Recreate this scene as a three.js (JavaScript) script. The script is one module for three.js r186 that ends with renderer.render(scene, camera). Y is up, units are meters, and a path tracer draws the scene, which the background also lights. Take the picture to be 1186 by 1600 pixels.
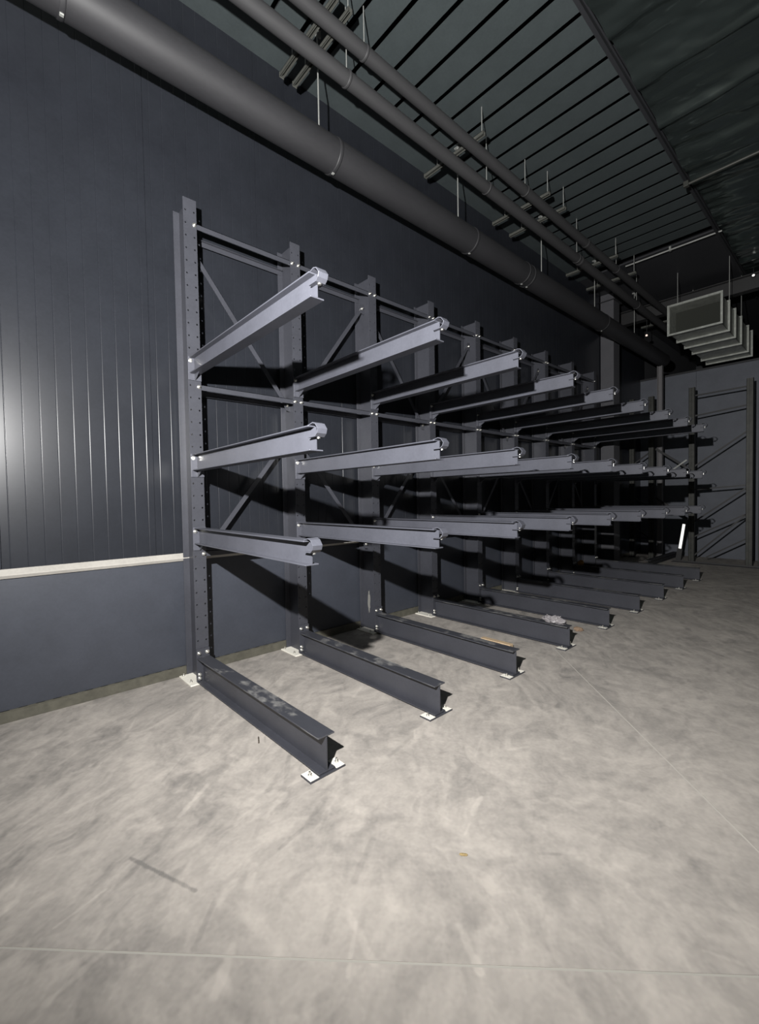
import * as THREE from 'three';
import { mergeGeometries } from 'three/addons/utils/BufferGeometryUtils.js';
import { RoundedBoxGeometry } from 'three/addons/geometries/RoundedBoxGeometry.js';
import { RectAreaLightUniformsLib } from 'three/addons/lights/RectAreaLightUniformsLib.js';

// ------------------------------------------------------------------ camera, light, exposure
const scene = new THREE.Scene();
scene.background = new THREE.Color(0x000000);
const camera = new THREE.PerspectiveCamera(98.18, 1186 / 1600, 0.05, 60);
camera.position.set(4.0169, 1.5, 0);
camera.rotation.order = 'YXZ';
camera.rotation.set(THREE.MathUtils.degToRad(-1.69), THREE.MathUtils.degToRad(48.07), THREE.MathUtils.degToRad(-1.0));
const renderer = new THREE.WebGLRenderer({ antialias: true });
renderer.toneMapping = THREE.LinearToneMapping;
renderer.toneMappingExposure = 20;
renderer.shadowMap.enabled = true;
renderer.shadowMap.type = THREE.PCFSoftShadowMap;
RectAreaLightUniformsLib.init();
// the one lamp that lights the hall: a small LED lamp raised on a stand beside the camera
const LAMP_POS = new THREE.Vector3(3.573, 2.406, 0.397);
const LAMP_DIR = new THREE.Vector3(-0.54, 0.315, -0.78).normalize();
const LAMP_SIZE = 0.06;
const lampLight = new THREE.RectAreaLight(new THREE.Color(1.0, 0.985, 0.965), 2560, LAMP_SIZE, LAMP_SIZE);
lampLight.position.copy(LAMP_POS).addScaledVector(LAMP_DIR, 0.004);
lampLight.lookAt(LAMP_POS.clone().add(LAMP_DIR));
lampLight.name = 'work_lamp_light';
scene.add(lampLight);

// ------------------------------------------------------------------ helpers
let seed = 12345;
const rnd = () => { seed = (seed * 1664525 + 1013904223) >>> 0; return seed / 4294967296; };
function hash(ix, iy, s) { let h = (ix * 374761393 + iy * 668265263 + s * 1442695041) | 0; h = Math.imul(h ^ (h >>> 13), 1274126177); h ^= h >>> 16; return (h >>> 0) / 4294967296; }
function vnoise(x, y, s) {
  const ix = Math.floor(x), iy = Math.floor(y); let fx = x - ix, fy = y - iy;
  fx = fx * fx * fx * (fx * (fx * 6 - 15) + 10); fy = fy * fy * fy * (fy * (fy * 6 - 15) + 10);
  const a = hash(ix, iy, s), b = hash(ix + 1, iy, s), c = hash(ix, iy + 1, s), d = hash(ix + 1, iy + 1, s);
  return a + (b - a) * fx + (c - a) * fy + (a - b - c + d) * fx * fy;
}
function fbm(x, y, s, o = 4) { let v = 0, a = 0.5, n = 0; for (let i = 0; i < o; i++) { v += a * vnoise(x, y, s + i * 17); n += a; x = x * 2.03 + 5.2; y = y * 2.03 + 1.7; a *= 0.5; } return v / n; }
const sstep = (a, b, x) => { const t = Math.min(1, Math.max(0, (x - a) / (b - a))); return t * t * (3 - 2 * t); };
const lin = (r, g, b) => new THREE.Color().setRGB(r, g, b);

const used = {};
function numbered(n) { const k = used[n] || 0; used[n] = k + 1; return k ? `${n}_${String(k).padStart(3, '0')}` : n; }
function tag(o, label, category, group, kind) { o.userData.label = label; o.userData.category = category; if (group) o.userData.group = group; if (kind) o.userData.kind = kind; return o; }
function top(o, name, label, category, group, kind) { o.name = numbered(name); scene.add(o); return tag(o, label, category, group, kind); }
function thing(name, label, category, pos = [0, 0, 0], group, kind) { const g = new THREE.Group(); g.position.set(...pos); return top(g, name, label, category, group, kind); }
function part(name, geo, mat, parent, label) {
  const m = new THREE.Mesh(geo, mat); m.name = name; m.castShadow = m.receiveShadow = true;
  if (label) m.userData.label = label;
  if (parent) parent.add(m);
  return m;
}
// planar uv in metres, by the way each face points
function uvm(g) {
  if (g.index) g = g.toNonIndexed();
  const p = g.attributes.position, n = g.attributes.normal, uv = new Float32Array(p.count * 2);
  for (let i = 0; i < p.count; i++) {
    const ax = Math.abs(n.getX(i)), ay = Math.abs(n.getY(i)), az = Math.abs(n.getZ(i));
    let u, v;
    if (ay >= ax && ay >= az) { u = p.getX(i); v = p.getZ(i); } else if (ax >= az) { u = p.getZ(i); v = p.getY(i); } else { u = p.getX(i); v = p.getY(i); }
    uv[i * 2] = u; uv[i * 2 + 1] = v;
  }
  g.setAttribute('uv', new THREE.BufferAttribute(uv, 2));
  return g;
}
function box(x0, x1, y0, y1, z0, z1, r = 0) {
  const w = Math.abs(x1 - x0), h = Math.abs(y1 - y0), d = Math.abs(z1 - z0);
  const g = r > 0 ? new RoundedBoxGeometry(w, h, d, 1, Math.min(r, w / 2.1, h / 2.1, d / 2.1)) : new THREE.BoxGeometry(w, h, d);
  g.translate((x0 + x1) / 2, (y0 + y1) / 2, (z0 + z1) / 2);
  return uvm(g);
}
function merge(list) {
  const l = list.map(g => { let q = g.index ? g.toNonIndexed() : g; for (const k of Object.keys(q.attributes)) if (!['position', 'normal', 'uv'].includes(k)) q.deleteAttribute(k); return q; });
  return mergeGeometries(l, false);
}
const UPV = new THREE.Vector3(0, 1, 0);
function rod(a, b, r, seg = 10) {
  const A = new THREE.Vector3(...a), B = new THREE.Vector3(...b), d = B.clone().sub(A);
  const g = new THREE.CylinderGeometry(r, r, d.length(), seg);
  g.applyQuaternion(new THREE.Quaternion().setFromUnitVectors(UPV, d.clone().normalize()));
  g.translate((A.x + B.x) / 2, (A.y + B.y) / 2, (A.z + B.z) / 2);
  return g;
}
// flat bar between two points, wide in the plane across axis n
function bar(a, b, w, t, n) {
  const A = new THREE.Vector3(...a), B = new THREE.Vector3(...b), d = B.clone().sub(A), L = d.length();
  const y = d.normalize(), z = new THREE.Vector3(...n), x = new THREE.Vector3().crossVectors(y, z).normalize(); z.crossVectors(x, y);
  const g = new THREE.BoxGeometry(w, L, t);
  g.applyMatrix4(new THREE.Matrix4().makeBasis(x, y, z).setPosition((A.x + B.x) / 2, (A.y + B.y) / 2, (A.z + B.z) / 2));
  return uvm(g);
}
// profile [[u,v]...] in a plane, extruded along an axis
function extrudeZ(pts, z0, z1) { const s = new THREE.Shape(pts.map(p => new THREE.Vector2(...p))); const g = new THREE.ExtrudeGeometry(s, { depth: z1 - z0, bevelEnabled: false }); g.translate(0, 0, z0); return uvm(g); }
function tex(size, wx, wy, fn, srgb = true) {
  const d = new Uint8Array(size * size * 4);
  for (let j = 0; j < size; j++) for (let i = 0; i < size; i++) {
    const c = fn(i / size, j / size), k = (j * size + i) * 4;
    for (let q = 0; q < 3; q++) { let v = Math.min(1, Math.max(0, c[q])); if (srgb) v = v <= 0.0031308 ? v * 12.92 : 1.055 * Math.pow(v, 1 / 2.4) - 0.055; d[k + q] = Math.round(v * 255); }
    d[k + 3] = 255;
  }
  const t = new THREE.DataTexture(d, size, size, THREE.RGBAFormat);
  t.wrapS = t.wrapT = THREE.RepeatWrapping; t.magFilter = THREE.LinearFilter; t.minFilter = THREE.LinearMipmapLinearFilter; t.generateMipmaps = true;
  if (srgb) t.colorSpace = THREE.SRGBColorSpace;
  t.repeat.set(1 / wx, 1 / wy); t.needsUpdate = true;
  return t;
}
// periodic noise for tiling textures
function pnoise(u, v, f, s) { const x = u * f, y = v * f, ix = Math.floor(x), iy = Math.floor(y); let fx = x - ix, fy = y - iy; fx = fx * fx * (3 - 2 * fx); fy = fy * fy * (3 - 2 * fy); const h = (a, b) => hash(((a % f) + f) % f, ((b % f) + f) % f, s); const a = h(ix, iy), b = h(ix + 1, iy), c = h(ix, iy + 1), d = h(ix + 1, iy + 1); return a + (b - a) * fx + (c - a) * fy + (a - b - c + d) * fx * fy; }
const pf = (u, v, f, s) => 0.5 * pnoise(u, v, f, s) + 0.3 * pnoise(u, v, f * 2, s + 3) + 0.2 * pnoise(u, v, f * 4, s + 7);

// ------------------------------------------------------------------ materials
const std = (c, roughness, metalness = 0, extra = {}) => new THREE.MeshStandardMaterial({ color: c, roughness, metalness, side: THREE.DoubleSide, ...extra });
const paintVar = tex(256, 1, 1, (u, v) => { const n = 0.90 + 0.2 * (pf(u, v, 6, 3) - 0.5) + 0.10 * (pnoise(u, v, 90, 9) - 0.5); return [n, n, n]; });
const dusty = tex(512, 1.4, 0.9, (u, v) => {                       // dark paint with patches of cement dust
  const n = pf(u, v, 7, 21), m = pf(u, v, 24, 33), k = sstep(0.54, 0.70, n * 0.7 + m * 0.3);
  const b = 0.9 + 0.15 * (m - 0.5);
  return [0.047 * b + 0.17 * k * m, 0.049 * b + 0.165 * k * m, 0.059 * b + 0.15 * k * m];
});
const galvTex = tex(256, 0.6, 0.6, (u, v) => { const n = 0.75 + 0.5 * (pf(u, v, 12, 51) - 0.5); return [0.46 * n, 0.47 * n, 0.45 * n]; });
const M = {
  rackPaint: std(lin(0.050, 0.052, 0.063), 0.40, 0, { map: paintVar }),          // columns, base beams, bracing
  armGrey: std(lin(0.080, 0.083, 0.101), 0.40, 0, { map: paintVar }),            // arms, their plates and end stops, set lighter than the columns
  base: [0, 0.37, 0.71].map(o => { const t = dusty.clone(); t.offset.set(o, o * 0.6); t.needsUpdate = true; return std(lin(1, 1, 1), 0.5, 0, { map: t }); }),
  bolt: std(lin(0.75, 0.74, 0.70), 0.28, 0.9),
  platePale: std(lin(0.86, 0.83, 0.74), 0.8, 0, { map: paintVar }),  // near-white tone for base plates and the layer on the foot plates
  smear: std(lin(0.22, 0.215, 0.20), 0.9, 0, { map: paintVar }),
  galv: std(lin(1, 1, 1), 0.5, 0.35, { map: galvTex }),
  wall: new THREE.MeshPhysicalMaterial({ color: lin(0.0195, 0.0215, 0.027), roughness: 0.29, specularIntensity: 0.65, map: paintVar, side: THREE.DoubleSide }),
  wallLow: std(lin(0.045, 0.050, 0.064), 0.42, 0, { map: paintVar }),
  skirting: std(lin(0.30, 0.28, 0.23), 0.6, 0.2, { map: galvTex }),
  ledge: std(lin(0.42, 0.40, 0.365), 0.7, 0.0, { map: paintVar }),
  backWall: std(lin(0.115, 0.125, 0.15), 0.6, 0, { map: paintVar }),
  pipe: std(lin(0.024, 0.024, 0.0265), 0.55, 0.0, { map: paintVar }),
  smallPipe: std(lin(0.042, 0.042, 0.044), 0.6, 0.1, { map: paintVar }),
  deck: std(lin(0.066, 0.080, 0.083), 0.5, 0.2, { map: paintVar }),
  dark: std(lin(0.02, 0.021, 0.024), 0.6),
  darkSteel: std(lin(0.032, 0.033, 0.037), 0.5),
  foil: std(lin(0.10, 0.125, 0.122), 0.16, 0.8),
  rackSteel: std(lin(0.035, 0.035, 0.036), 0.5, 0.2),
  uprightGrey: std(lin(0.13, 0.13, 0.12), 0.5, 0.3, { map: galvTex }),
  strut: std(lin(0.32, 0.32, 0.30), 0.5, 0.3, { map: galvTex }),
  hall: std(lin(0.06, 0.063, 0.07), 0.8),
  duct: std(lin(1.0, 1.02, 0.98), 0.45, 0.4, { map: galvTex }),
};

// ------------------------------------------------------------------ floor: slabs with diagonal saw-cut joints
const FW = 10.24, streak = [-0.615, -0.788];
function segd(x, z, a, b) { const dx = b[0] - a[0], dz = b[1] - a[1], t = Math.max(0, Math.min(1, ((x - a[0]) * dx + (z - a[1]) * dz) / (dx * dx + dz * dz))); return Math.hypot(x - a[0] - t * dx, z - a[1] - t * dz); }
const smears = [];
for (let i = 0; i < 70; i++) { const x = 0.5 + rnd() * 2.6, z = 0.1 - rnd() * 2.2, l = 0.06 + rnd() * 0.2, a = Math.atan2(streak[1], streak[0]) + (rnd() - 0.5) * 0.9; smears.push([[x, z], [x + Math.cos(a) * l, z + Math.sin(a) * l], 0.006 + rnd() * 0.02, (rnd() < 0.6 ? 1 : -1) * (0.05 + rnd() * 0.12)]); }
for (let i = 0; i < 60; i++) { const x = 2 + rnd() * 2.2, z = -0.6 - rnd() * 3.5, l = 0.03 + rnd() * 0.12, a = rnd() * 6.28; smears.push([[x, z], [x + Math.cos(a) * l, z + Math.sin(a) * l], 0.008 + rnd() * 0.025, (rnd() < 0.5 ? 1 : -1) * (0.04 + rnd() * 0.1)]); }
smears.push([[1.81, -0.66], [1.67, -0.85], 0.018, 0.2], [[1.93, -0.425], [2.28, -0.57], 0.011, -0.36], [[1.44, -1.30], [1.5, -1.27], 0.008, -0.2], [[3.06, -1.2], [3.2, -1.13], 0.02, 0.2], [[2.75, -0.95], [2.95, -0.9], 0.02, 0.15]);
const smearGrid = {};
smears.forEach((s, k) => { for (let gx = Math.floor((Math.min(s[0][0], s[1][0]) - 0.08) * 4); gx <= Math.floor((Math.max(s[0][0], s[1][0]) + 0.08) * 4); gx++) for (let gz = Math.floor((Math.min(s[0][1], s[1][1]) - 0.08) * 4); gz <= Math.floor((Math.max(s[0][1], s[1][1]) + 0.08) * 4); gz++) (smearGrid[gx + ',' + gz] ||= []).push(k); });
const floorTex = tex(2048, FW, FW, (u, v) => {
  const x = u * FW - 0.3, z = v * FW - 8.74;
  const wx = x + 0.25 * (vnoise(x * 1.7, z * 1.7, 71) - 0.5) + 0.07 * (fbm(x * 7, z * 7, 73, 2) - 0.5), wz = z + 0.25 * (vnoise(x * 1.7 + 9, z * 1.7, 72) - 0.5) + 0.07 * (fbm(x * 7 + 5, z * 7, 74, 2) - 0.5);
  const a = wx * streak[0] + wz * streak[1], c = -wx * streak[1] + wz * streak[0];
  const big = fbm(wx * 0.8, wz * 0.8, 1, 3), mid = fbm(wx * 6.1, wz * 6.1, 5, 5), str = fbm(a * 5.5, c * 24, 11, 4), fine = fbm(wx * 19, wz * 19, 15, 4);
  const leftness = sstep(3.0, 1.5, x + 0.25 * z);
  let t = 0.66 + 0.30 * (big - 0.5) + 0.42 * (mid - 0.5) + (0.08 + 0.36 * leftness) * (str - 0.5) + 0.42 * (fine - 0.5) + 0.16 * (vnoise(x * 85, z * 85, 19) - 0.5);
  t -= 0.16 * sstep(0.55, 0.63, fbm(a * 5.2 + 4, c * 11, 23, 5)) * (0.35 + 0.65 * leftness);      // grey stains, drawn out by the trowel
  t -= 0.13 * sstep(0.56, 0.64, fbm(wx * 3.6 + 4, wz * 3.6, 43, 5));
  t += 0.11 * sstep(0.56, 0.63, fbm(wx * 4.7 + 14, wz * 4.7 + 3, 27, 5));                            // pale cement film
  const cell = smearGrid[Math.floor(x * 4) + ',' + Math.floor(z * 4)];
  if (cell) for (const k of cell) { const s = smears[k]; const dd = segd(x, z, s[0], s[1]) + 0.5 * s[2] * (vnoise(x * 40, z * 40, 31) - 0.5); t += 1.35 * s[3] * sstep(s[2], s[2] * 0.35, dd); }
  t = Math.max(0, Math.min(1.15, t));
  return [0.178 + 0.262 * t, 0.167 + 0.236 * t, 0.155 + 0.209 * t];
});
floorTex.offset.set(0.3 / FW, 8.74 / FW);
const floorMat = std(lin(1, 1, 1), 0.95, 0, { map: floorTex });
const fillerMat = std(lin(0.43, 0.405, 0.365), 0.9), fillerGrey = std(lin(0.36, 0.345, 0.31), 0.9);
const floor = thing('floor', 'mottled pale grey concrete floor with diagonal saw-cut joints', 'floor', [0, 0, 0], null, 'structure');
{
  const X0 = 0, X1 = 13, Z0 = -18, Z1 = 6, S = 6 * Math.SQRT2, g = 0.0045 * Math.SQRT2;
  const clip = (poly, f) => { const o = []; for (let i = 0; i < poly.length; i++) { const p = poly[i], q = poly[(i + 1) % poly.length], a = f(p), b = f(q); if (a >= 0) o.push(p); if ((a >= 0) !== (b >= 0)) { const t = a / (a - b); o.push([p[0] + t * (q[0] - p[0]), p[1] + t * (q[1] - p[1])]); } } return o; };
  const room = poly => [p => p[0] - X0, p => X1 - p[0], p => p[1] - Z0, p => Z1 - p[1]].reduce((q, f) => q.length ? clip(q, f) : q, poly);
  const flat = (poly, name, mat, y1, y0) => {
    const s = new THREE.Shape(poly.map(p => new THREE.Vector2(p[0], -p[1]))); const e = new THREE.ExtrudeGeometry(s, { depth: y1 - y0, bevelEnabled: false });
    e.rotateX(-Math.PI / 2); e.translate(0, y0, 0); part(name, uvm(e), mat, floor);
  };
  const toXZ = (a, b) => [(a + b) / 2, (b - a) / 2];
  for (let i = -2; i <= 3; i++) for (let j = -4; j <= 3; j++) {
    const a0 = 6.08 + i * S + g, a1 = a0 + S - 2 * g, b0 = 2.05 + j * S + g, b1 = b0 + S - 2 * g;
    const poly = room([toXZ(a0, b0), toXZ(a1, b0), toXZ(a1, b1), toXZ(a0, b1)]);
    if (poly.length > 2) flat(poly, 'concrete_slab', floorMat, 0, -0.15);
  }
  for (let i = -2; i <= 3; i++) { const a = 6.08 + i * S; const p = room([toXZ(a - g, -40), toXZ(a + g, -40), toXZ(a + g, 40), toXZ(a - g, 40)]); if (p.length > 2) flat(p, 'joint_filler', fillerMat, -0.0012, -0.15); }
  for (let j = -4; j <= 3; j++) { const b = 2.05 + j * S; const p = room([toXZ(-40, b - g), toXZ(-40, b + g), toXZ(40, b + g), toXZ(40, b - g)]); if (p.length > 2) flat(p, 'joint_filler', fillerGrey, -0.0015, -0.15); }
}

// ------------------------------------------------------------------ walls
const ZB = -12.6, CEIL = 5.79;
const wallLeft = thing('wall_left', 'anthracite metal panel wall with fine vertical grooves behind the cantilever rack', 'wall', [0, 0, 0], null, 'structure');
{
  const PW = 0.985, GP = PW / 10;
  // one ribbed panel: profile along z (here local x), rounded grooves, extruded up
  const pts = [[0, -0.05], [PW - 0.0015, -0.05]], fr = [];
  for (let k = 0; k < 10; k++) { const c = (k + 0.5) * GP, w = 0.009, d = 0.00105; fr.push([c - w / 2 - 0.0005, 0.02]); for (let q = 0; q <= 10; q++) { const t = q / 10; fr.push([c - w / 2 + w * t, 0.02 - d * 0.5 * (1 - Math.cos(2 * Math.PI * t))]); } fr.push([c + w / 2 + 0.0005, 0.02]); }
  const front = [[0, 0.019], [0.0012, 0.02], ...fr, [PW - 0.0027, 0.02], [PW - 0.0015, 0.019]];
  const outline = [...pts, ...front.reverse()];
  const s = new THREE.Shape(outline.map(p => new THREE.Vector2(p[0], p[1])));
  let g = new THREE.ExtrudeGeometry(s, { depth: CEIL + 0.2 - 1.03, bevelEnabled: false });
  // local (u, v, h) -> world (x = v, y = h, z = -u)
  g.applyMatrix4(new THREE.Matrix4().set(0, 1, 0, 0, 0, 0, 1, 0, 1, 0, 0, 0, 0, 0, 0, 1));
  g = g.toNonIndexed ? g : g; g.computeVertexNormals();
  // smooth the groove normals
  const p = g.attributes.position, n = g.attributes.normal;
  for (let i = 0; i < p.count; i++) { const x = p.getX(i); if (x > 0.0182 && Math.abs(n.getY(i)) < 0.5) { const u = p.getZ(i); const k = Math.floor(u / GP), c = (k + 0.5) * GP, w = 0.009, d = 0.00105, t = (u - c) / w + 0.5; let sl = 0; if (t > 0 && t < 1) sl = -d * Math.PI / w * Math.sin(2 * Math.PI * t); const nn = new THREE.Vector3(1, 0, -sl).normalize(); if (u > 0.002 && u < PW - 0.004) n.setXYZ(i, nn.x, 0, nn.z); } }
  uvm(g);
  for (let k = -6; k < 13; k++) { const m = part('wall_panel', g, M.wall, wallLeft); m.position.set(0, 1.03, -0.092 - (k + 1) * PW); }
  part('lower_panel', box(-0.05, 0.03, 0, 1.0, ZB - 0.1, 6), M.wallLow, wallLeft, 'smooth blue-grey lower wall panel');
}
const skirt = part('baseboard_left', merge([box(0.03, 0.042, 0, 0.084, ZB, 6, 0.002), box(0.03, 0.046, 0.078, 0.084, ZB, 6)]), M.skirting, null);
top(skirt, 'baseboard_left', 'grey galvanised metal skirting strip along the foot of the panel wall', 'baseboard', null, 'structure');
const trim = part('trim_1', extrudeZ([[0.018, 1.060], [0.024, 1.060], [0.062, 1.024], [0.062, 1.018], [0.046, 0.996], [0.042, 0.996], [0.054, 1.018], [0.018, 1.052]], ZB, 6), M.ledge, null);
top(trim, 'trim_1', 'dusty pale sloping sill flashing running along the panel wall', 'trim', null, 'structure');
const wb = thing('wall_back', 'blue-grey partition wall behind the pallet rack frames', 'wall', [0, 0, 0], null, 'structure');
{ for (let k = 0; k < 11; k++) part('wall_panel', box(0.02 + k * 1.19, 0.02 + (k + 1) * 1.19 - 0.004, 0, 4.36, ZB - 0.12, ZB, 0.002), M.backWall, wb); part('capping', box(0, 13, 4.36, 4.40, ZB - 0.14, ZB + 0.02), M.dark, wb); }
const wFar = part('wall_far', box(-0.05, 13, 0, 6.2, -18.2, -18), M.hall, null); top(wFar, 'wall_far', 'dark far wall of the hall above the partition', 'wall', null, 'structure');
const wFarL = part('wall_far_left', box(-0.05, 0.0, 0, 6.2, -18, ZB - 0.1), M.hall, null); top(wFarL, 'wall_far_left', 'dark side wall beyond the partition', 'wall', null, 'structure');
const wR = part('wall_right', box(13, 13.2, 0, 6.2, -18, 6), M.hall, null); top(wR, 'wall_right', 'dark side wall of the hall opposite the rack', 'wall', null, 'structure');
const wF = part('wall_front', box(-0.05, 13.2, 0, 6.2, 6, 6.2), M.hall, null); top(wF, 'wall_front', 'dark end wall of the hall', 'wall', null, 'structure');

// ------------------------------------------------------------------ ceiling
const ceiling = thing('ceiling', 'dark ceiling of narrow metal planks beside wrinkled insulation sheeting', 'ceiling', [0, 0, 0], null, 'structure');
{
  part('roof_slab', box(-0.05, 13.2, 5.93, 6.1, -18.2, 6.2), M.dark, ceiling);
  const P = 0.297, plank = box(0.34, 2.24, 0, 0.003, -P + 0.022, -0.022);
  for (let k = -35; k < 15; k++) { const z = -4.70 - k * P; if (z - P < -9.03) continue; const m = part('ceiling_plank', plank, M.deck, ceiling); m.position.set(0, CEIL - 0.012, z); }
  part('soffit_board', box(0.02, 0.33, CEIL - 0.016, CEIL - 0.004, -9.05, 6), M.deck, ceiling, 'plain metal strip between the planks and the wall');
  part('soffit_board', box(0.02, 2.26, CEIL, CEIL + 0.03, ZB - 0.1, -9.07), M.darkSteel, ceiling);
  part('soffit_board', box(0.02, 13, CEIL, CEIL + 0.03, -18, ZB - 0.1), M.darkSteel, ceiling);
  // insulation sheeting, hung slack between its fixings
  const nx = 140, nz = 460, x0 = 2.32, x1 = 13, z0 = -12.6, z1 = 6, pos = [], idx = [], uv = [];
  for (let j = 0; j <= nz; j++) for (let i = 0; i <= nx; i++) {
    const x = x0 + (x1 - x0) * Math.pow(i / nx, 1.4), z = z0 + (z1 - z0) * j / nz;
    const w = fbm(x * 0.35 + 3, z * 2.3, 81, 3) - 0.5, f = fbm(x * 2.2, z * 9.0 + x, 87, 3) - 0.5;
    const crease = Math.pow(1 - Math.abs(2 * (vnoise(x * 0.3, z * 1.6, 93) - 0.5)), 8);
    pos.push(x, CEIL - 0.03 - 0.11 * w - 0.045 * f - 0.05 * crease, z); uv.push(x, z);
  }
  for (let j = 0; j < nz; j++) for (let i = 0; i < nx; i++) { const a = j * (nx + 1) + i, b = a + 1, c = a + nx + 1, d = c + 1; idx.push(a, b, c, b, d, c); }
  const g = new THREE.BufferGeometry(); g.setAttribute('position', new THREE.Float32BufferAttribute(pos, 3)); g.setAttribute('uv', new THREE.Float32BufferAttribute(uv, 2)); g.setIndex(idx); g.computeVertexNormals();
  part('insulation_sheet', g, M.foil, ceiling, 'wrinkled dark green-grey insulation sheeting');
}
const edgeBeam = part('edge_beam', merge([box(2.272, 2.308, 5.690, 5.698, ZB, 6), box(2.286, 2.293, 5.695, 5.78, ZB, 6), box(2.272, 2.308, 5.775, 5.785, ZB, 6)]), M.dark, null);
top(edgeBeam, 'edge_beam', 'slim dark steel beam along the edge of the plank ceiling', 'beam');
const roofBeam = part('roof_beam', merge([box(0.02, 4.2, 5.36, 5.375, -11.2, -11.02), box(0.02, 4.2, 5.375, 5.64, -11.115, -11.105), box(0.02, 4.2, 5.64, 5.655, -11.2, -11.02)]), M.rackSteel, null);
top(roofBeam, 'roof_beam', 'dark steel roof beam crossing above the galvanised duct', 'beam');
{
  const c1 = thing('conduit', 'thin grey conduit crossing the insulation sheeting', 'conduit', [0, 0, 0], 'ceiling conduits');
  part('tube', rod([2.34, 5.56, -7.04], [6.5, 5.56, -7.04], 0.018), M.uprightGrey, c1); part('end_box', box(2.30, 2.36, 5.53, 5.60, -7.07, -7.01, 0.006), M.uprightGrey, c1);
  const c2 = thing('conduit', 'thin pale conduit along the last ceiling plank', 'conduit', [0, 0, 0], 'ceiling conduits');
  part('tube', rod([0.9, 5.735, -9.05], [2.34, 5.735, -9.05], 0.014), M.galv, c2); part('saddle', box(1.6, 1.63, 5.715, 5.79, -9.07, -9.03), M.galv, c2);
}

// ------------------------------------------------------------------ steelwork standing at the far end
{
  const c = thing('building_column', 'grey box steel building column against the panel wall beyond the rack', 'column', [0, 0, 0]);
  part('shaft', merge([box(0.03, 0.30, 0, CEIL, -10.43, -10.10, 0.008)]), std(lin(0.085, 0.085, 0.095), 0.6, 0, { map: paintVar }), c);
  part('base_plate', box(0.03, 0.36, 0, 0.02, -10.50, -10.03), M.darkSteel, c);
  part('cap_plate', box(0.03, 0.34, CEIL - 0.16, CEIL - 0.145, -10.47, -10.06), M.darkSteel, c);
  const p = thing('steel_post', 'slim grey steel post standing before the partition wall', 'post', [0, 0, 0]);
  part('shaft', merge([box(0.66, 0.672, 0.015, 4.44, -11.78, -11.68), box(0.748, 0.76, 0.015, 4.44, -11.78, -11.68), box(0.672, 0.748, 0.015, 4.44, -11.735, -11.725)]), std(lin(0.14, 0.135, 0.14), 0.6), p);
  part('base_plate', box(0.645, 0.79, 0, 0.015, -11.82, -11.64), M.darkSteel, p);
}

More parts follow.
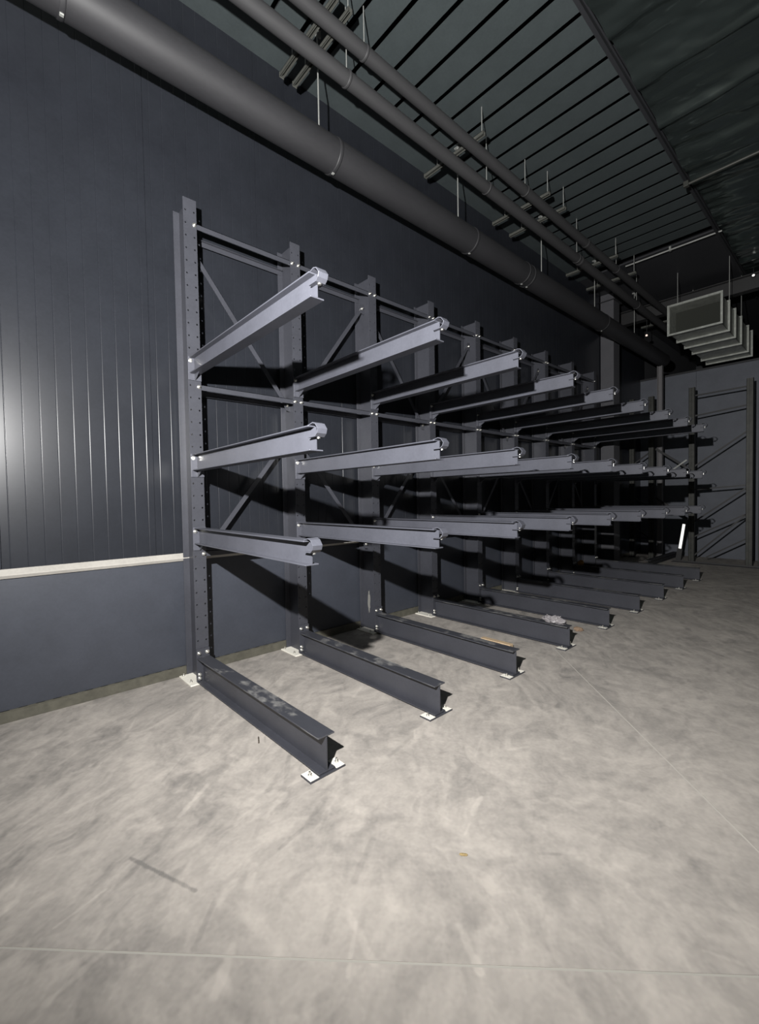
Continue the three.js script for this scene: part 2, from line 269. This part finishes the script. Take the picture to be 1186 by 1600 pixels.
// ------------------------------------------------------------------ the cantilever rack
const NCOL = 9, Z1 = -1.3331, SP = 0.9773, XF = 0.30, XBK = 0.0525, HC = 3.95, FWD = 0.0527;
const rack = thing('cantilever_rack', 'long anthracite cantilever rack with grey arms bolted along the panel wall', 'rack', [XF, 0, Z1]);
{
  const x = v => v - XF, zc = i => -i * SP;
  // column: perforated front flange, web, rear flange
  const shp = new THREE.Shape([[-FWD, 0], [FWD, 0], [FWD, HC], [-FWD, HC]].map(p => new THREE.Vector2(...p)));
  for (let k = 0; k < 36; k++) for (const s of [-1, 1]) { const h = new THREE.Path(); h.absellipse(s * 0.034, 0.352 + 0.1 * k, 0.0075, 0.0075, 0, Math.PI * 2, true); shp.holes.push(h); }
  const fl = new THREE.ExtrudeGeometry(shp, { depth: 0.009, bevelEnabled: false, curveSegments: 4 });
  fl.rotateY(Math.PI / 2); fl.translate(x(XF) - 0.009, 0, 0);
  const colGeo = merge([uvm(fl), box(x(XBK) + 0.009, x(XF) - 0.009, 0.012, HC, -0.0035, 0.0035), box(x(XBK), x(XBK) + 0.009, 0.012, HC, -FWD, FWD, 0.002)]);
  colGeo.translate(0, 0.0, 0);
  const foot = box(x(0.055), x(0.335), 0, 0.012, -0.115, 0.115, 0.003);
  const boltHeadX = new THREE.CylinderGeometry(0.012, 0.012, 0.010, 6); boltHeadX.rotateZ(Math.PI / 2);     // head on a face that looks along x
  const washerX = new THREE.CylinderGeometry(0.016, 0.016, 0.003, 12); washerX.rotateZ(Math.PI / 2); washerX.translate(-0.005, 0, 0);
  const studX = new THREE.CylinderGeometry(0.006, 0.006, 0.022, 8); studX.rotateZ(Math.PI / 2); studX.translate(0.008, 0, 0);
  const bX = merge([boltHeadX, washerX, studX]);
  const boltHeadY = new THREE.CylinderGeometry(0.011, 0.011, 0.010, 6), studY = new THREE.CylinderGeometry(0.006, 0.006, 0.026, 8); studY.translate(0, 0.008, 0);
  const bY = merge([boltHeadY, studY]);
  const boltHeadZ = new THREE.CylinderGeometry(0.009, 0.009, 0.008, 6); boltHeadZ.rotateX(Math.PI / 2);
  // arms
  const armRows = [{ tip: 2.081, top: 2.677, bot: 2.543 }, { tip: 2.064, top: 1.890, bot: 1.757 }, { tip: 2.052, top: 1.288, bot: 1.156 }];
  const AW = 0.042, HA = 0.133, stopW = 0.029;
  const armGeo = len => merge([box(0.012, len, 0.008, HA - 0.008, -0.003, 0.003), box(0.012, len - 0.012, HA - 0.008, HA, -AW, AW, 0.0025), box(0.012, len, 0, 0.008, -AW, AW, 0.0025)]);
  const plateGeo = merge([box(0, 0.012, -0.053, HA + 0.004, -FWD, FWD, 0.002)]);
  const ribGeo = (() => { const s = new THREE.Shape([[0.012, 0], [0.10, 0], [0.018, -0.050], [0.012, -0.050]].map(p => new THREE.Vector2(...p))); const g = new THREE.ExtrudeGeometry(s, { depth: 0.006, bevelEnabled: false }); g.translate(0, 0, -0.003); return uvm(g); })();
  // end stop: bent strip, hooked over the tip of the arm
  const stopGeo = (() => {
    const line = [[-0.034, 0.001], [-0.026, 0.001], [0.010, 0.009], [0.032, 0.002], [0.054, -0.025], [0.046, -0.044], [0.029, -0.058], [-0.034, -0.058]], T = 0.005, o = [], q = [];
    line.forEach((p, i) => { const a = line[Math.max(0, i - 1)], b = line[Math.min(line.length - 1, i + 1)]; let dx = b[0] - a[0], dy = b[1] - a[1]; const l = Math.hypot(dx, dy); dx /= l; dy /= l; o.push([p[0] - dy * T * 0.9, p[1] + dx * T * 0.9]); q.push(p); });
    const g = new THREE.ExtrudeGeometry(new THREE.Shape([...q, ...o.reverse()].map(p => new THREE.Vector2(...p))), { depth: stopW * 2, bevelEnabled: true, bevelSize: 0.0006, bevelThickness: 0.0006, bevelSegments: 1 }); g.translate(0, 0, -stopW); return uvm(g);
  })();
  const lens = armRows.map(r => r.tip - XF), armGeos = lens.map(armGeo);
  // base beam
  const XB = 2.036, LB = XB - XF, BW = 0.0545, y0 = 0.013, y1 = 0.217;
  const beamGeo = merge([box(0.014, LB, y0 + 0.009, y1 - 0.009, -0.0035, 0.0035), box(0.014, LB, y0, y0 + 0.009, -BW, BW, 0.003), box(0, 0.014, y0, y1 + 0.07, -BW, BW, 0.002)]);
  const topFlange = box(0.014, LB, y1 - 0.009, y1, -BW, BW, 0.003);
  const footPlate = box(LB - 0.085, LB + 0.012, 0, 0.011, -0.118, 0.118, 0.003), footPale = [box(LB - 0.083, LB + 0.008, 0.0105, 0.0128, 0.058, 0.115, 0.001), box(LB - 0.083, LB + 0.008, 0.0105, 0.0128, -0.115, -0.058, 0.001)];
  // bracing
  const lv = [3.753, 2.446, 1.069];
  const gusset = (() => { const s = new THREE.Shape([[0, -0.06], [0.055, -0.045], [0.07, 0], [0.055, 0.045], [0, 0.06]].map(p => new THREE.Vector2(...p))); const g = new THREE.ExtrudeGeometry(s, { depth: 0.006, bevelEnabled: false }); g.rotateY(Math.PI / 2); return uvm(g); })();

  for (let i = 0; i < NCOL; i++) {
    const col = part('column', colGeo, M.rackPaint, rack); col.position.set(0, 0, zc(i));
    part('base_plate', foot, M.platePale, col, 'base plate with a pale surface');
    for (const [bx, bz] of [[0.09, 0.09], [0.27, 0.09], [0.09, -0.09], [0.27, -0.09]]) part('anchor_bolt', bY, M.bolt, col).position.set(x(bx), 0.016, bz);
    if (i === 2) { const q = []; for (let k = 0; k < 22; k++) { const a = k / 22 * Math.PI * 2, rr = 0.75 + 0.5 * hash(k, 3, 5); q.push(new THREE.Vector2(Math.cos(a) * 0.022 * rr, Math.sin(a) * 0.13 * rr)); } const g = new THREE.ShapeGeometry(new THREE.Shape(q)); part('cement_smear', uvm(g), M.smear, col, 'pale cement smear on the column web').position.set(x(0.155), 0.33, 0.0045); }
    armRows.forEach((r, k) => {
      const arm = part('arm', armGeos[k], M.armGrey, rack); arm.position.set(0, r.bot, zc(i));
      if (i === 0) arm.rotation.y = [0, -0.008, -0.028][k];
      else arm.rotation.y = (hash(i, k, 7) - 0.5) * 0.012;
      part('connection_plate', plateGeo, M.armGrey, arm); part('stiffener', ribGeo, M.armGrey, arm);
      const st = part('end_stop', stopGeo, M.armGrey, arm); st.position.set(lens[k], HA, 0);
      part('bolt', bY, M.bolt, arm).position.set(lens[k] + 0.02, HA - 0.066, 0.0);
      for (const [by, bz] of [[HA - 0.030, 0.034], [HA - 0.030, -0.034]]) part('bolt', bX, M.bolt, arm).position.set(0.017, by, bz);
    });
    const bm = part('base_beam', beamGeo, M.rackPaint, rack, 'dark base beam smeared with cement dust'); bm.position.set(0, 0, zc(i)); if (i === 0) bm.rotation.y = 0.017;
    const tf = part('top_flange', topFlange, M.base[i % 3], bm, 'top flange smeared with cement dust');
    const fp = part('foot_plate', footPlate, M.rackPaint, bm, 'foot plate with white patches on top'); for (const q of footPale) part('pale_layer', q, M.platePale, fp, 'thin white layer on top of the foot plate');
    for (const bz of [-0.09, 0.09]) part('anchor_bolt', bY, M.bolt, bm).position.set(LB - 0.036, 0.017, bz);
    for (const [by, bz] of [[y1 + 0.035, 0.034], [y1 + 0.035, -0.034], [0.075, 0.034], [0.045, 0.034]]) part('bolt', bX, M.bolt, bm).position.set(0.019, by, bz);
    if (i === NCOL - 1) continue;
    const za = zc(i), zb = zc(i + 1), xf = x(XF) - 0.009, xb = x(XBK) + 0.009;
    for (const y of lv) {
      const fr = part('tie_rail', merge([box(xf - 0.004, xf, y - 0.022, y + 0.022, za - 0.012, zb + 0.012), box(xf - 0.035, xf, y + 0.018, y + 0.022, za - 0.012, zb + 0.012)]), M.rackPaint, rack, 'angle rail tying two columns together');
      for (const zz of [za - 0.034, zb + 0.034]) part('bolt', bX, M.bolt, fr).position.set(x(XF) + 0.006, y, zz);
      part('tie_rail', merge([box(xb, xb + 0.004, y - 0.022, y + 0.022, za - 0.012, zb + 0.012), box(xb, xb + 0.03, y + 0.018, y + 0.022, za - 0.012, zb + 0.012)]), M.rackPaint, rack, 'angle rail tying two columns together');
    }
    const xm = x(0.16), fall = i % 2 === 0;
    for (const [yt, yb, dn] of [[3.63, 2.43, fall], [2.11, 0.99, !fall]]) {
      const A = [xm, dn ? yt : yb, za - 0.045], B = [xm, dn ? yb : yt, zb + 0.045];
      const br = part('diagonal_brace', bar(A, B, 0.04, 0.006, [1, 0, 0]), M.rackPaint, rack, 'flat diagonal brace between two columns');
      for (const [P, s] of [[A, -1], [B, 1]]) { const gp = part('gusset', gusset, M.rackPaint, br); gp.position.set(xm + 0.004, P[1], P[2] - s * 0.040); if (s === -1) gp.rotation.y = 0; else gp.rotation.y = Math.PI; part('bolt', bX, M.bolt, br).position.set(xm + 0.016, P[1], P[2]); }
    }
  }
}

// ------------------------------------------------------------------ pipes under the ceiling
{
  const ringGeo = (r, w) => { const g = new THREE.LatheGeometry([[r, -w / 2], [r + 0.004, -w / 2], [r + 0.007, -w / 4], [r + 0.007, w / 4], [r + 0.004, w / 2], [r, w / 2]].map(p => new THREE.Vector2(...p)), 40); g.rotateX(Math.PI / 2); return g; };
  const tube = (r, z0, z1) => { const g = new THREE.CylinderGeometry(r, r, Math.abs(z1 - z0), 40, 1, false); g.rotateX(Math.PI / 2); g.translate(0, 0, (z0 + z1) / 2); return g; };
  const big = thing('ventilation_pipe', 'thick grey spiral ventilation pipe running along the panel wall', 'pipe', [0.57, 4.74, 0]);
  const joints = [5.5, 2.6, -0.48, -2.58, -4.70, -6.0, -8.79, -12.45];
  for (let k = 0; k + 1 < joints.length; k++) part('pipe_section', tube(0.150, joints[k], joints[k + 1] + 0.004), M.pipe, big);
  for (const z of [-0.48, -2.58, -4.70, -5.95, -6.09, -8.79]) { const m = part('joint_band', ringGeo(0.150, 0.035), M.pipe, big); m.position.z = z; part('band_clamp', box(-0.012, 0.012, -0.165, -0.150, -0.012, 0.012, 0.003), M.galv, m); }
  part('end_cap', (() => { const g = new THREE.SphereGeometry(0.150, 32, 8, 0, Math.PI * 2, 0, Math.PI / 2); g.scale(1, 0.35, 1); g.rotateX(-Math.PI / 2); g.translate(0, 0, -12.45); return g; })(), M.pipe, big);
  for (const z of [-0.39, -2.43, -4.48, -6.53, -8.48, -10.5]) { part('hanger_rod', rod([0, 0.148, z], [0, CEIL - 4.74, z], 0.007, 8), M.galv, big); const h = part('hanger_saddle', box(-0.03, 0.03, 0.146, 0.16, z - 0.015, z + 0.015, 0.003), M.galv, big); part('ceiling_bracket', merge([box(-0.035, 0.035, 1.03, 1.05, z - 0.02, z + 0.02), box(0.02, 0.03, 0.97, 1.03, z - 0.02, z + 0.02)]), M.galv, h); }
  const small = (xp, yp, r, label) => {
    const t = thing('sprinkler_pipe', label, 'pipe', [xp, yp, 0]);
    const js = [5.5, -1.2, -7.1, -12.45];
    for (let k = 0; k < 3; k++) part('pipe_section', tube(r, js[k], js[k + 1] + 0.004), M.smallPipe, t);
    for (const z of [-1.2, -7.1]) { part('coupling', ringGeo(r, 0.06), M.smallPipe, t).position.z = z; }
    return t;
  };
  const P = small(0.904, 5.171, 0.063, 'lower of two slim grey pipes clamped to the strut channels');
  const Q = small(1.005, 5.394, 0.058, 'upper of two slim grey pipes resting on the strut channels');
  for (const z of [-0.35, -2.5, -4.6, -7.0, -9.6]) { part('hanger_rod', rod([0, 0.06, z], [0, CEIL - 5.171, z], 0.005, 8), M.galv, P); part('pipe_ring', ringGeo(0.063, 0.025), M.smallPipe, P).position.z = z; }
  for (const z of [-0.9, -2.62, -5.3, -8.3]) { part('hanger_rod', rod([0, 0.055, z], [0, CEIL - 5.394, z], 0.005, 8), M.galv, Q); part('pipe_ring', ringGeo(0.058, 0.025), M.smallPipe, Q).position.z = z; }
  // slotted strut channels under the planks
  const zs = [-0.2, -2.23, -2.37, -4.23, -5.70, -6.15, -8.02, -8.87, -11.9];
  const words = ['ahead of the double channels', 'first of a close pair', 'second of a close pair', 'alone between the pair and the next two', 'first of two standing close together', 'second of two standing close together', 'near the far conduit', 'just before the last ceiling plank', 'beside the galvanised duct end'];
  zs.forEach((z, k) => {
    const s = thing('strut_channel', `short galvanised strut channel carrying the slim pipes, ${words[k]}`, 'bracket', [-0.14, 5.482, z], 'pipe strut channels');
    part('channel', merge([box(0.41, 1.27, 0.016, 0.020, -0.021, 0.021), box(0.41, 1.27, -0.021, 0.020, -0.021, -0.018), box(0.41, 1.27, -0.021, 0.020, 0.018, 0.021), box(0.41, 1.27, -0.021, -0.018, -0.021, -0.011), box(0.41, 1.27, -0.021, -0.018, 0.011, 0.021)]), M.strut, s);
    part('end_cap', box(0.404, 0.412, -0.024, 0.023, -0.024, 0.024, 0.002), M.strut, s);
    for (const xr of [0.60, 1.24]) part('hanger_rod', rod([xr, 0.02, 0], [xr, CEIL - 5.482, 0], 0.005, 8), M.galv, s);
  });
}

// ------------------------------------------------------------------ galvanised duct
{
  const X0 = 1.445, X1 = 2.215, Y0 = 4.47, Y1 = 4.965, zs = [-9.65, -10.23, -10.76, -11.33, -12.06, -12.5];
  const d = thing('air_duct', 'rectangular galvanised air duct with an open end hanging near the partition wall', 'duct', [0, 0, 0]);
  for (let k = 0; k + 1 < zs.length; k++) part('duct_section', merge([box(X0, X1, Y0, Y0 + 0.004, zs[k], zs[k + 1]), box(X0, X1, Y1 - 0.004, Y1, zs[k], zs[k + 1]), box(X0, X0 + 0.004, Y0, Y1, zs[k], zs[k + 1]), box(X1 - 0.004, X1, Y0, Y1, zs[k], zs[k + 1])]), M.duct, d);
  const F = 0.034, fl = z => merge([box(X0 - F, X1 + F, Y0 - F, Y0, z - 0.016, z + 0.016, 0.003), box(X0 - F, X1 + F, Y1, Y1 + F, z - 0.016, z + 0.016, 0.003), box(X0 - F, X0, Y0, Y1, z - 0.016, z + 0.016, 0.003), box(X1, X1 + F, Y0, Y1, z - 0.016, z + 0.016, 0.003)]);
  zs.forEach(z => part('flange', fl(z), M.duct, d));
  part('dark_duct_sheet', box(X0 + 0.004, X1 - 0.004, Y0 + 0.004, Y1 - 0.004, -10.05, -10.04), std(lin(0.018, 0.02, 0.015), 0.8), d);  // added dark sheet; its colour stands for the shade inside the duct
  for (const z of [-10.23, -11.33]) for (const xx of [X0 - 0.017, X1 + 0.017]) part('hanger_rod', rod([xx, Y1 + 0.03, z], [xx, CEIL, z], 0.006, 8), M.galv, d);
}

// ------------------------------------------------------------------ pallet rack frames before the partition wall
{
  const zf = -11.6;
  const up = (xc, h) => merge([box(xc - 0.055, xc - 0.050, 0.01, h, zf - 0.035, zf + 0.035), box(xc + 0.050, xc + 0.055, 0.01, h, zf - 0.035, zf + 0.035), box(xc - 0.055, xc - 0.012, 0.01, h, zf + 0.030, zf + 0.035), box(xc + 0.012, xc + 0.055, 0.01, h, zf + 0.030, zf + 0.035), box(xc - 0.012, xc - 0.008, 0.01, h, zf + 0.012, zf + 0.035), box(xc + 0.008, xc + 0.012, 0.01, h, zf + 0.012, zf + 0.035), box(xc - 0.012, xc + 0.012, 0.01, h, zf + 0.010, zf + 0.014)]);
  const frame = (label, xa, xb, h, braces) => {
    const f = thing('pallet_rack_frame', label, 'rack frame', [0, 0, 0], 'pallet rack frames');
    for (const xc of [xa, xb]) { part('upright', up(xc, h), M.uprightGrey, f); part('foot_plate', box(xc - 0.068, xc + 0.068, 0, 0.01, zf - 0.07, zf + 0.07), M.rackSteel, f); }
    for (const [p, q] of braces) part('brace', bar([p[0], p[1], zf - 0.012], [q[0], q[1], zf - 0.012], 0.028, 0.022, [0, 0, 1]), M.rackSteel, f);
    return f;
  };
  frame('tall pallet rack frame with crossing dark braces beside the bright white strip', 1.357, 2.34, 3.80, [[[1.36, 3.62], [2.34, 3.65]], [[1.36, 3.18], [2.34, 3.28]], [[1.36, 2.06], [2.34, 2.78]], [[1.36, 1.58], [2.34, 1.655]], [[1.36, 0.85], [2.34, 1.64]], [[1.36, 0.53], [2.30, 1.07]], [[1.36, 0.10], [2.30, 1.06]], [[1.62, 0.12], [2.30, 0.56]]]);
  frame('pallet rack frame in the corner behind the last cantilever arms', 0.16, 0.57, 3.75, [[[0.16, 1.45], [0.57, 1.16]], [[0.16, 0.76], [0.57, 0.43]], [[0.16, 0.47], [0.57, 0.46]], [[0.16, 2.2], [0.57, 2.5]], [[0.16, 3.1], [0.57, 3.12]]]);
  frame('pallet rack frame at the open side of the partition wall with zigzag braces', 2.54, 3.52, 3.80, [[[2.54, 0.27], [3.52, 0.3]], [[2.54, 0.65], [3.52, 0.3]], [[2.54, 0.65], [3.52, 1.2]], [[2.54, 1.2], [3.52, 1.2]], [[2.54, 1.9], [3.52, 1.2]]]);
  const br = thing('rack_spacer_set', 'pair of dark slanting spacer braces between corner frame and tall frame', 'brace', [0, 0, 0]);
  part('brace', bar([0.66, 2.54, zf], [1.28, 2.06, zf], 0.045, 0.025, [0, 0, 1]), M.rackSteel, br); part('brace', bar([0.66, 1.41, zf], [1.28, 0.94, zf], 0.045, 0.025, [0, 0, 1]), M.rackSteel, br);
  part('strut', bar([0.98, 2.02, zf + 0.03], [1.27, 2.24, zf + 0.03], 0.03, 0.02, [0, 0, 1]), M.galv, br, 'pale galvanised strut');
  const fb = part('floor_beam', merge([box(0.80, 0.92, 0.10, 0.11, -12.4, -10.4), box(0.80, 0.92, 0, 0.01, -12.4, -10.4), box(0.855, 0.865, 0.01, 0.10, -12.4, -10.4)]), M.darkSteel, null);
  top(fb, 'floor_beam', 'dark steel beam lying on the floor beside the corner frame', 'beam');
  const fr = part('floor_rail', merge([box(1.05, 4.2, 0, 0.008, -11.38, -11.28), box(1.05, 4.2, 0, 0.04, -11.388, -11.38)]), M.rackSteel, null);
  top(fr, 'floor_rail', 'low dark floor rail in front of the tall pallet rack frame', 'rail');
  const gl = thing('bright_strip', 'bright white strip drawn with its own glow, leaning on the tall pallet rack frame', 'light', [1.145, 0.27, -11.56]);  // bright strip given its own glow: emissive face plus an area light
  gl.rotation.z = -0.14;
  part('housing', box(-0.04, 0.04, 0, 0.57, -0.025, -0.003, 0.003), M.rackSteel, gl);
  part('glowing_face', box(-0.026, 0.026, 0.01, 0.56, -0.004, 0.008, 0.004), std(lin(0.9, 0.9, 0.9), 0.5, 0, { emissive: lin(1, 0.99, 0.95), emissiveIntensity: 0.055 }), gl, 'white strip face with its own emission');
  const gll = new THREE.RectAreaLight(new THREE.Color(1, 0.99, 0.95), 0.05, 0.066, 0.55); gll.position.set(1.145 + 0.04, 0.27 + 0.285, -11.545); gll.lookAt(1.185, 0.555, -5); gll.name = 'bright_strip_glow'; scene.add(gll);  // area light added to go with the emissive strip face
  part('foot', box(-0.05, 0.05, -0.27, 0, -0.03, 0.0), M.rackSteel, gl);
}
// two small signal lights
{
  const mk = (x, y, z, label, c) => { const t = thing('signal_light', label, 'light', [x, y, z]); part('housing', box(-0.03, 0.03, -0.025, 0.025, -0.03, 0, 0.005), M.dark, t); part('lens', (() => { const g = new THREE.SphereGeometry(0.022, 12, 8); g.scale(1, 1, 0.6); return g; })(), std(lin(0.8, 0.7, 0.65), 0.3, 0, { emissive: c, emissiveIntensity: 0.05 }), t); return t; };
  const a = mk(0.62, 5.02, -11.1, 'small reddish white signal light near the slim pipe ends', lin(1, 0.72, 0.62)); part('stem', rod([0, 0.02, -0.015], [0, 0.34, -0.015], 0.006), M.dark, a);
  const b = mk(2.46, 5.60, -11.0, 'small white signal light above the galvanised duct', lin(1, 0.98, 0.95)); part('stem', rod([0, 0.02, -0.015], [0, 0.13, -0.015], 0.006), M.dark, b);
}

// ------------------------------------------------------------------ small things lying about
{
  const wood = tex(128, 0.3, 0.05, (u, v) => { const n = 0.8 + 0.4 * (pnoise(u, v, 4, 3) * 0.3 + pnoise(v, u, 32, 5) * 0.7 - 0.5); return [0.62 * n, 0.46 * n, 0.29 * n]; });
  const pl = part('wooden_batten', box(-0.17, 0.17, 0, 0.045, -0.03, 0.03, 0.003), std(lin(1, 1, 1), 0.8, 0, { map: wood }), null);
  top(pl, 'wooden_batten', 'short pale orange wooden batten on the floor behind a base beam', 'batten'); pl.position.set(1.48, 0, -3.84); pl.rotation.y = 0.02;
  const film = (() => { const g = new THREE.SphereGeometry(1, 36, 22); const p = g.attributes.position, v = new THREE.Vector3(); for (let i = 0; i < p.count; i++) { v.fromBufferAttribute(p, i); const n = 0.25 + 1.5 * fbm(v.x * 4.6 + 7 + v.z, v.y * 3.6 + v.z * 3.1, 141, 4); p.setXYZ(i, v.x * 0.10 * n, Math.max(0, 0.026 + v.y * 0.042 * n), v.z * 0.04 * n); } g.computeVertexNormals(); return g; })();
  const fm = part('plastic_film', film, new THREE.MeshPhysicalMaterial({ color: lin(0.34, 0.32, 0.33), roughness: 0.35, transmission: 0.35, thickness: 0, side: THREE.DoubleSide }), null);
  top(fm, 'plastic_film', 'crumpled translucent plastic film on the end of the fourth base beam', 'plastic'); fm.position.set(1.87, 0.217, Z1 - 3 * SP - 0.015);
  const scrap = (name, label, cat, pos, s, c) => { const g = new THREE.IcosahedronGeometry(1, 2); const p = g.attributes.position; for (let i = 0; i < p.count; i++) { const x = p.getX(i), y = p.getY(i), z = p.getZ(i), n = 0.6 + 0.8 * fbm(x * 1.7 + pos[0] * 9, y * 1.7 + z * 1.3 + 4, 151, 3); p.setXYZ(i, x * s[0] * n, Math.max(0, s[1] * (0.6 + y * n)), z * s[2] * n); } g.computeVertexNormals(); const m = part(name, g, std(c, 0.8), null); top(m, name, label, cat); m.position.set(...pos); m.rotation.y = 0.7; return m; };
  scrap('leaf_scrap', 'small dry yellow-brown leaf scrap on the open concrete floor', 'debris', [2.882, 0, -1.458], [0.017, 0.004, 0.007], lin(0.30, 0.22, 0.10));
  scrap('paper_scrap', 'crumpled brown paper scrap on the floor past the plastic film', 'debris', [1.85, 0, -4.88], [0.05, 0.03, 0.03], lin(0.22, 0.15, 0.10));
  scrap('orange_strap', 'crumpled orange strap lying on a far base beam', 'strap', [0.43, 0.217, Z1 - 7 * SP], [0.05, 0.06, 0.03], lin(0.50, 0.24, 0.06));
  const tw = part('twig', rod([1.425, 0.004, -1.262], [1.49, 0.004, -1.232], 0.004, 6), std(lin(0.08, 0.065, 0.05), 0.9), null); top(tw, 'twig', 'thin dark splinter on the floor beside the first base beam', 'debris');
}

// ------------------------------------------------------------------ the LED lamp on its stand, beside the camera and out of the picture
{
  const t = thing('work_lamp', 'small LED work lamp on a tall black tripod stand', 'lamp', [LAMP_POS.x + 0.06, 0, LAMP_POS.z + 0.09]);
  const head = part('lamp_head', box(-0.05, 0.05, -0.05, 0.05, 0.001, 0.025, 0.006), M.dark, t);
  head.position.set(-0.06, LAMP_POS.y, -0.09); head.quaternion.setFromUnitVectors(new THREE.Vector3(0, 0, -1), LAMP_DIR);
  part('led_panel', box(-LAMP_SIZE / 2, LAMP_SIZE / 2, -LAMP_SIZE / 2, LAMP_SIZE / 2, -0.001, 0.001), std(lin(0.9, 0.9, 0.9), 0.5, 0, { emissive: lin(1, 0.985, 0.965), emissiveIntensity: 1 }), head, 'white LED panel');
  part('pole', rod([0, 0.45, 0], [0, 2.36, 0], 0.012), M.dark, t);
  part('pole', rod([0, 0.25, 0], [0, 1.2, 0], 0.016), M.dark, t);
  part('tilt_bracket', merge([rod([0, 2.36, 0], [-0.03, 2.40, -0.05], 0.008)]), M.dark, t);
  for (const a of [90, 210, 330]) { const c = Math.cos(a * Math.PI / 180), s = Math.sin(a * Math.PI / 180); part('leg', rod([0, 0.75, 0], [c * 0.3, 0.01, s * 0.3], 0.010), M.dark, t); }
}
scene.traverse(o => { if (o.isMesh) { o.castShadow = true; o.receiveShadow = true; } });
renderer.render(scene, camera);
